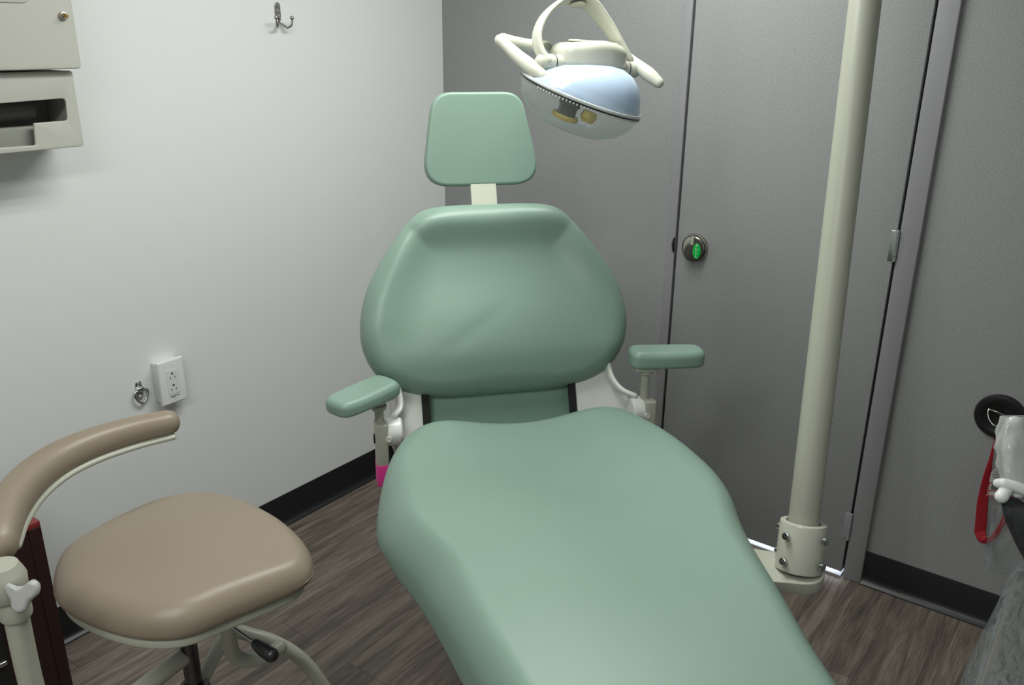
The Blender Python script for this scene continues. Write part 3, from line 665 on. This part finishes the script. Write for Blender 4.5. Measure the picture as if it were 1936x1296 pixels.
WM = lambda x: basis_m((x, 0, 0), (0, 1, 0), (0, 0, 1), (1, 0, 0))
ca = (0.1500, -1.2878, 1.3724)
cab = thing('wall_cabinet', 'almond wall cabinet with small key lock, high on the white wall', 'cabinet', (0, 0, 0))
yr, zb = ca[1], ca[2]
yl = yr-0.46
box_obj('body', (0.066, (yl+yr)/2+0.002, zb+0.21), (0.130, 0.45, 0.41), M_CAB, cab, 0.003)
dr_ = plate('door', rrect(yr-yl, 0.425, 0.008, 5, ((yl+yr)/2, zb+0.2125)), 0.018, WM(0.132), M_CAB, cab, bevel=0.003)
pc = (0.1500, -1.3707, 1.4946)
plate('door_panel', rrect(0.30, 0.28, 0.014, 5, (pc[1]-0.15, pc[2]+0.14)), 0.003, WM(0.1495), M_CAB, dr_, bevel=0.0013)
lk = (0.1520, -1.3110, 1.4729)
LKM = frame_z((0.149, lk[1], lk[2]), (1, 0, 0))
lock = lathe_obj('lock', [(0, 0), (0.0085, 0), (0.0085, 0.003), (0.0075, 0.0065), (0.0055, 0.007), (0.0055, 0.0055), (0, 0.0055)], LKM, M_NICKEL, dr_, 28)
box_obj('key', (0.162, lk[1], lk[2]), (0.020, 0.0015, 0.006), M_BRASS, lock, 0.0005)
# glove dispenser below
g0, g1 = (0.1300, -1.2977, 1.3627), (0.1300, -1.3062, 1.2165)
disp = thing('glove_dispenser', 'almond dispenser box with L-shaped slot mounted under the wall cabinet', 'dispenser', (0, 0, 0))
gy, gzt, gzb = (g0[1]+g1[1])/2+0.004, zb-0.004, g1[2]
gyl = gy-0.44
slot = [(p[1], p[2]) for p in ((0.1300, -1.5346, 1.3093), (0.1300, -1.3210, 1.3148), (0.1300, -1.3240, 1.2707), (0.1300, -1.3926, 1.2703), (0.1300, -1.3961, 1.2269), (0.1300, -1.5499, 1.2303))]
plate('front', rrect(gy-gyl, gzt-gzb, 0.006, 4, ((gy+gyl)/2, (gzt+gzb)/2)), 0.006, WM(0.124), M_CAB, disp, holes=[rounded(slot, [0, 0.008, 0.006, 0.003, 0.005, 0], 5)], bevel=0.0018)
w = 0.006
box_obj('side', (0.062, gy-w/2-0.001, (gzt+gzb)/2), (0.124, w, gzt-gzb-0.004), M_CAB, disp, 0.001)
box_obj('side', (0.062, gyl+w/2+0.001, (gzt+gzb)/2), (0.124, w, gzt-gzb-0.004), M_CAB, disp, 0.001)
box_obj('bottom', (0.062, (gy+gyl)/2, gzb+w/2+0.001), (0.124, gy-gyl-0.016, w), M_CAB, disp, 0.001)
box_obj('top', (0.062, (gy+gyl)/2, gzt-w/2), (0.124, gy-gyl-0.016, w), M_CAB, disp, 0.001)
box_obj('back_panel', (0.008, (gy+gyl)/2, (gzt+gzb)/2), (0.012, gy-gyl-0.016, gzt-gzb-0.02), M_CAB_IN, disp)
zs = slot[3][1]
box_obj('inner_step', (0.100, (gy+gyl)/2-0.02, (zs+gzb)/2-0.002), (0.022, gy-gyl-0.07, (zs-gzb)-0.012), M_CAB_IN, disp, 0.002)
lathe_obj('glove_roll', [(0, -0.19), (0.026, -0.19), (0.026, 0.19), (0, 0.19)], Matrix.Translation((0.06, (gy+gyl)/2-0.035, zs+0.024)) @ Matrix.Rotation(PI/2, 4, 'X'), mat('dark_grey_roll', (0.10, 0.10, 0.10), 0.6), disp, 32)

# robe hook
hk = (0.0000, -0.6599, 1.4976)
hook = thing('coat_hook', 'brushed metal double coat hook high on the white wall', 'hook', hk)
plate('mounting_plate', rrect(0.0185, 0.044, 0.0092, 6), 0.003, basis_m((0, 0, 0.000), (0, 1, 0), (0, 0, 1), (1, 0, 0)), M_NICKEL, hook, bevel=0.001)
bm = bmesh.new()
for z_ in (0.012, -0.010): lathe_obj('screw', [(0, 0.003), (0.004, 0.003), (0.0035, 0.005), (0, 0.0058)], frame_z((0, 0, z_), (1, 0, 0)), M_CHROME, hook, 16)
bm.free()
box_obj('band', (0.0045, 0, 0.0005), (0.005, 0.0075, 0.006), M_CHROME, hook, 0.001)
for s, yy in ((-1, -0.030), (1, 0.022)):
    pth = [(0.003, s*0.003, -0.012), (0.004, s*0.0045, -0.025), (0.010, s*0.008, -0.034), (0.020, yy*0.6, -0.041), (0.029, yy*0.93, -0.034), (0.031, yy, -0.020)]
    pr = tube_obj('prong', pth, [0.0028, 0.0027, 0.0026, 0.0025, 0.0025, 0.0025], M_NICKEL, hook, up=(0, 1, 0), seg=14)
    bm = bmesh.new(); bmesh.ops.create_uvsphere(bm, u_segments=20, v_segments=12, radius=0.0055, matrix=Matrix.Translation((0.031, yy, -0.0165))); obj('ball_tip', bm, M_NICKEL, pr)

# tie-down ring
tr_ = (0.0000, -1.1892, 0.5830)
ring = thing('tie_down_ring', 'small steel tie-down ring screwed to the wall left of the outlet', 'ring', tr_)
plate('strap_plate', rrect(0.017, 0.052, 0.008, 6), 0.003, basis_m((0, 0, 0.004), (0, 1, 0), (0, 0, 1), (1, 0, 0)), M_CHROME, ring, bevel=0.001)
box_obj('strap_loop', (0.006, 0, 0.008), (0.010, 0.021, 0.012), M_CHROME, ring, 0.003)
for z_ in (0.023, -0.014): lathe_obj('screw', [(0, 0.002), (0.006, 0.002), (0.0055, 0.005), (0.003, 0.007), (0, 0.0075)], frame_z((0, 0, z_), (1, 0, 0)), M_CHROME, ring, 20)
dpts = [(0.008, -0.014, 0.005), (0.008, 0.0, 0.006), (0.008, 0.014, 0.005), (0.009, 0.0175, -0.001), (0.010, 0.0150, -0.013), (0.011, 0.007, -0.0245), (0.011, 0.0, -0.027), (0.011, -0.007, -0.0245), (0.010, -0.0150, -0.013), (0.009, -0.0175, -0.001), (0.008, -0.014, 0.005)]
tube_obj('d_ring', dpts, [0.0034], M_CHROME, ring, up=(1, 0, 0), seg=14)

# power outlet
oc_ = (0.0360, -1.1149, 0.5956)
out = thing('power_outlet', 'white duplex power outlet in a raised wall box', 'outlet', (0, oc_[1], oc_[2]))
OM = lambda x: basis_m((x, 0, 0), (0, 1, 0), (0, 0, 1), (1, 0, 0))
bm = bmesh.new(); box(bm, (0.013, 0, 0), (0.026, 0.066, 0.108), None, 0.003); obj('wall_box', bm, M_WHITE, out, sharp=40)
fp = plate('face_plate', rrect(0.074, 0.120, 0.004, 4), 0.012, OM(0.024), M_WHITE, out, bevel=0.0045, res=3)
rc_ = plate('receptacle', rrect(0.033, 0.066, 0.002, 3), 0.0015, OM(0.0355), M_WHITE, out, bevel=0.0006)
bm = bmesh.new()
for z_ in (0.016, -0.016):
    lathe(bm, [(0, 0), (0.0028, 0), (0.0028, 0.0004), (0, 0.0004)], frame_z((0.0371, 0, z_+0.007), (1, 0, 0)), 14)
    box(bm, (0.0373, -0.0063, z_-0.004), (0.0004, 0.0016, 0.0075)); box(bm, (0.0373, 0.0063, z_-0.004), (0.0004, 0.0016, 0.0062))
obj('sockets', bm, M_SLOT, rc_)
bm = bmesh.new(); box(bm, (0.0364, 0, -0.0385), (0.0006, 0.026, 0.0016)); box(bm, (0.0364, -0.002, -0.0425), (0.0006, 0.011, 0.0012)); obj('printed_line', bm, M_INK, fp)
bm = bmesh.new()
for z_ in (0.048, -0.048): lathe_obj('plate_screw', [(0, 0), (0.0028, 0), (0.002, 0.0009), (0, 0.001)], frame_z((0.0358, 0, z_), (1, 0, 0)), M_WHITE, fp, 14)
bm.free()

# cherry cabinet low behind the stool
cc = (0.3000, -1.5951, 0.5168)
ch = thing('cherry_cabinet', 'dark cherry cabinet against the white wall behind the tan stool', 'cabinet', (0, 0, 0))
cy1, ct = cc[1], cc[2]; cy0 = cy1-0.50
box_obj('body', (0.150, (cy0+cy1)/2, (ct-0.012)/2), (0.296, cy1-cy0-0.004, ct-0.012), M_CHERRY_D, ch, 0.001)
box_obj('top', (0.150, (cy0+cy1)/2, ct-0.006), (0.300, cy1-cy0, 0.012), M_CHERRY, ch, 0.001)
box_obj('corner_post', (0.292, cy1-0.012, (ct-0.012)/2), (0.016, 0.024, ct-0.014), M_CHERRY_D, ch, 0.001)
fpn = box_obj('front_panel', (0.301, (cy0+cy1)/2-0.05, 0.20), (0.008, cy1-cy0-0.12, 0.36), M_BLACK, ch, 0.001)
zz_ = (0.3100, -1.7129, 0.2480)[2]
box_obj('chrome_strip', (0.307, (cy0+cy1)/2-0.05, zz_), (0.006, cy1-cy0-0.13, 0.010), M_CHROME, fpn, 0.002)
# ------------------------------------------------------------------ right side

dc = (1.7709, 0.0050, 0.5808)
disc = thing('tie_down_plate', 'round black tie-down plate with wire ring on the grey wall', 'tie-down plate', (dc[0], 0.012, dc[2]))
lathe_obj('dish', [(0.0, 0.002), (0.030, 0.003), (0.040, 0.008), (0.046, 0.0095), (0.054, 0.007), (0.0575, 0.002), (0.0575, 0), (0, 0)], FR, M_BLACK, disc, 56)
tube_obj('wire_ring', [(-0.026, -0.015, 0.018), (-0.004, -0.017, 0.016), (0.022, -0.016, 0.006), (0.026, -0.022, -0.002), (0.010, -0.030, -0.012), (-0.006, -0.032, -0.013), (-0.020, -0.026, -0.002), (-0.026, -0.018, 0.012), (-0.026, -0.015, 0.018)], [0.0018], M_CHROME, disc, seg=10)
lathe_obj('screw', [(0, 0.003), (0.004, 0.003), (0.003, 0.006), (0, 0.0065)], FR @ Matrix.Translation((-0.002, 0.022, 0.002)), M_BLACK, disc, 14)
tube_obj('latch_hook', [(0.0, -0.008, -0.028), (0.004, -0.018, -0.036), (0.006, -0.020, -0.046), (0.001, -0.018, -0.052)], [0.004], M_BLACK, disc, seg=12)

lan = thing('red_lanyard', 'red webbing strap looped through the black wall plate', 'strap', dc)
Q = lambda p: Vector(p)-Vector(dc)
vz = (0.45, -0.89, 0.0)
bm = bmesh.new()
sweep(bm, [Q(p) for p in ((1.7951, -0.0120, 0.5617), (1.7827, -0.0200, 0.5554), (1.7745, -0.0220, 0.5268), (1.7741, -0.0220, 0.4836), (1.7747, -0.0240, 0.4234), (1.7775, -0.0260, 0.3628), (1.7831, -0.0280, 0.3130), (1.7868, -0.0300, 0.2802))],
      [(0.003, 0.001), (0.0035, 0.001), (0.0025, 0.0012), (0.0045, 0.001), (0.010, 0.0009), (0.0130, 0.0009), (0.0138, 0.0009), (0.0138, 0.0009)], up=vz, seg=12)
obj('front_strand', bm, M_RED, lan)
bm = bmesh.new()
sweep(bm, [Q(p) for p in ((1.7863, -0.0300, 0.2831), (1.7958, -0.0340, 0.2673), (1.8113, -0.0300, 0.2699), (1.8227, -0.0260, 0.2952), (1.8307, -0.0240, 0.3394), (1.8292, -0.0220, 0.4090), (1.8165, -0.0200, 0.4763), (1.8002, -0.0180, 0.5203), (1.7889, -0.0140, 0.5479))],
      [(0.0136, 0.0009), (0.011, 0.001), (0.008, 0.001), (0.007, 0.001), (0.007, 0.001), (0.007, 0.001), (0.005, 0.001), (0.0035, 0.001), (0.003, 0.001)], up=vz, seg=12)
obj('back_strand', bm, M_RED, lan)

tc_ = (1.7978, -0.0350, 0.4404)
tg = thing('paper_tag', 'white and orange printed tag hanging inside the red strap', 'tag', tc_)
TM = basis_m((0, 0, 0), Vector((0.93, 0.36, 0.05)), Vector((-0.05, 0, 1)), Vector((0.36, -0.93, 0)))
plate('card', [(-0.018, -0.050), (0.024, -0.050), (0.028, 0.020), (0.024, 0.050), (0.008, 0.046), (-0.016, 0.014)], 0.0006, TM, M_PAPER, tg)
for i, (z_, w_) in enumerate(((0.024, 0.020), (0.017, 0.030), (0.010, 0.034), (0.003, 0.030), (-0.004, 0.016))):
    box_obj('printed_line', (0.004, z_, 0.0009), (w_, 0.0022, 0.0002), M_INK, tg, 0, TM)
box_obj('printed_band', (0.003, -0.013, 0.0009), (0.040, 0.003, 0.0002), M_ORANGE, tg, 0, TM)
box_obj('printed_band', (0.003, -0.034, 0.0009), (0.040, 0.003, 0.0002), M_ORANGE, tg, 0, TM)
box_obj('printed_band', (0.003, -0.048, 0.0009), (0.040, 0.003, 0.0002), M_ORANGE, tg, 0, TM)
box_obj('printed_band', (-0.016, -0.03, 0.0009), (0.002, 0.038, 0.0002), M_ORANGE, tg, 0, TM)
box_obj('printed_picture', (0.0, -0.024, 0.0009), (0.022, 0.014, 0.0002), M_INK, tg, 0, TM)

# delivery cart wrapped in clear plastic
TX, TZ, Y0, Y1 = 1.916, 0.80, -1.075, -1.95
cart = thing('delivery_cart', 'grey topped instrument cart wrapped in clear plastic, near right corner', 'cart', (2.2, -1.5, 0))
cv = Vector((2.2, -1.5, 0))
def cb_(name, x0, x1, y0, y1, z0, z1, m, par=None, bev=0.004): return box_obj(name, ((x0+x1)/2-cv.x, (y0+y1)/2-cv.y, (z0+z1)/2), (x1-x0, y1-y0, z1-z0), m, par or cart, bev)
cb_('worktop', TX, 2.45, Y1, Y0, TZ-0.03, TZ, M_GREYTOP)
cb_('body', TX+0.04, 2.43, Y1+0.02, Y0-0.06, 0.09, TZ-0.03, mat('grey_cart_body', (0.07, 0.07, 0.068), 0.45))
for x_, y_ in ((1.99, -1.17), (2.39, -1.17), (1.99, -1.88), (2.39, -1.88)):
    c_ = Vector((x_, y_, 0))-cv; bm = bmesh.new(); lathe(bm, [(0, -0.014), (0.035, -0.014), (0.04, -0.010), (0.04, 0.010), (0.035, 0.014), (0, 0.014)], frame_z((c_.x, c_.y, 0.0405), (1, 0, 0)), 28); box(bm, (c_.x, c_.y, 0.075), (0.035, 0.03, 0.035)); obj('castor', bm, M_BLACK, cart, sharp=40)
tube_obj('side_rail', [Vector((TX+0.006, Y1+0.01, TZ-0.045))-cv, Vector((TX+0.006, -1.5, TZ-0.045))-cv, Vector((TX+0.006, Y0+0.02, TZ-0.045))-cv], [0.012], mat('grey_rail', (0.16, 0.165, 0.17), 0.3), cart, seg=20)
# clear film: over the top, down the near side and round the far end
bm = bmesh.new()
NU, NV = 60, 44
grid = []
for i in range(NU+1):
    y = Y0+0.035 - (Y0-Y1+0.03)*i/NU; row = []
    for j in range(NV+1):
        q = j/NV
        nz_ = noise.noise(Vector((y*9, q*5, 1.3))); n2 = noise.noise(Vector((y*26, q*14, 4.0)))
        if q < 0.42:                    # across the top
            x = 2.44-(2.44-TX+0.004)*(q/0.42); z = TZ+0.004+0.0035*nz_+0.0022*n2; x += 0
        else:
            s = (q-0.42)/0.58; drop = s*0.52
            belly = 0.010*math.sin(min(1, s*1.25)*PI) + 0.014*gauss(y, -1.16, 0.10)*math.sin(min(1, s*1.6)*PI)
            x = TX-0.004-belly-0.005*nz_*s*2-0.004*n2*min(1, s*3); z = TZ+0.003-drop
        row.append(bm.verts.new(Vector((x, y+0.008*n2*(q > 0.45), z))-cv))
    grid.append(row)
for i in range(NU):
    for j in range(NV): bm.faces.new((grid[i][j], grid[i+1][j], grid[i+1][j+1], grid[i][j+1]))
fl = obj('plastic_cover', bm, M_FILM, cart)
sol = fl.modifiers.new('thick', 'SOLIDIFY'); sol.thickness = 0.0004
# handpiece holder at the far end of the cart
hh = thing('handpiece_holder', 'white handpiece holder in a plastic sleeve above the wrapped cart', 'instrument holder', (1.8979, -1.0278, 0.8709))
ho_ = Vector((1.8979, -1.0278, 0.8709)); H_ = lambda p: Vector(p)-ho_
bm = bmesh.new(); sweep(bm, [H_((1.8740, -1.0349, 0.8945)), H_((1.8881, -1.0268, 0.8893)), H_((1.9192, -1.0095, 0.8765))], [(0.012, 0.0065), (0.015, 0.008), (0.016, 0.010)], up=(-0.3234, 0.4175, 0.8724), seg=20, power=3.5)
obj('bracket_arm', bm, M_WHITE, hh)
tube_obj('holder_pin', [H_((1.8791, -1.0499, 0.8823)), H_((1.8812, -1.0398, 0.8864)), H_((1.8836, -1.0290, 0.8919))], [0.0085, 0.008, 0.0075], M_WHITE, hh, seg=18)
tube_obj('handpiece', [H_((1.8703, -0.9811, 0.9615)), H_((1.8759, -0.9977, 0.9301)), H_((1.8863, -1.0161, 0.9015)), H_((1.8944, -1.0245, 0.8841))], [0.010, 0.013, 0.012, 0.010], M_WHITE, hh, seg=20)
bm = bmesh.new(); sweep(bm, [H_((1.8852, -1.0367, 0.8721)), H_((1.8962, -1.0336, 0.8610)), H_((1.9216, -1.0294, 0.8282)), H_((1.9423, -1.0273, 0.7987))], [(0.008, 0.006), (0.016, 0.010), (0.022, 0.014), (0.022, 0.014)], up=(-0.5610, 0.7548, -0.3400), seg=18, power=2.6)
obj('hinge_block', bm, M_BLACK, hh)
tube_obj('mounting_post', [H_((1.9369, -1.0284, 0.8052)), H_((1.985, -1.125, 0.86)), H_((1.99, -1.13, 0.806))], [0.014], M_BLACK, hh, seg=18)
bm = bmesh.new(); rows = []
cx2 = [((1.8735, -0.9747, 0.9703), 0.023), ((1.8750, -0.9844, 0.9523), 0.024), ((1.8783, -0.9992, 0.9315), 0.025), ((1.8855, -1.0088, 0.9100), 0.024), ((1.8954, -1.0159, 0.8926), 0.022)]
RV, FV = Vector((0.8004, 0.5994, 0.0099)), Vector((-0.5610, 0.7548, -0.3400))
for i in range(25):
    f = i/24*(len(cx2)-1); k = min(int(f), len(cx2)-2); t = f-k
    c_ = H_(cx2[k][0]).lerp(H_(cx2[k+1][0]), t); r_ = cx2[k][1]*(1-t)+cx2[k+1][1]*t
    rw = []
    for j in range(40):
        a = 2*PI*j/40; rr = r_*(1+0.16*noise.noise(Vector((math.cos(a)*2.2, math.sin(a)*2.2, i*0.25)))+0.05*math.sin(a*7+i*0.3))
        rw.append(bm.verts.new(c_+RV*(rr*math.cos(a))+FV*(rr*0.7*math.sin(a))))
    rows.append(rw)
for A, B in zip(rows, rows[1:]):
    for j in range(40): bm.faces.new((A[j], A[(j+1) % 40], B[(j+1) % 40], B[j]))
obj('plastic_sleeve', bm, glassy('cloudy_film', (0.46, 0.47, 0.45), 0.55, 0.15), hh)
bm = bmesh.new(); rows = []
for i in range(21):
    z = i/20; rw = []
    c0, c1 = Vector(H_((1.8991, -1.0393, 0.8727))), Vector(H_((1.9123, -1.0770, 0.7967))); c_ = c0.lerp(c1, z)
    for j in range(33):
        a = PI*1.15*j/32-0.3; r_ = 0.028+0.008*z+0.005*noise.noise(Vector((j*0.35, i*0.2, 2)))
        rw.append(bm.verts.new(c_-RV*(r_*math.cos(a-0.4))-FV*(r_*math.sin(a-0.4)*0.7)))
    rows.append(rw)
for A, B in zip(rows, rows[1:]):
    for j in range(32): bm.faces.new((A[j], A[j+1], B[j+1], B[j]))
obj('hanging_sleeve', bm, M_FILM, hh)
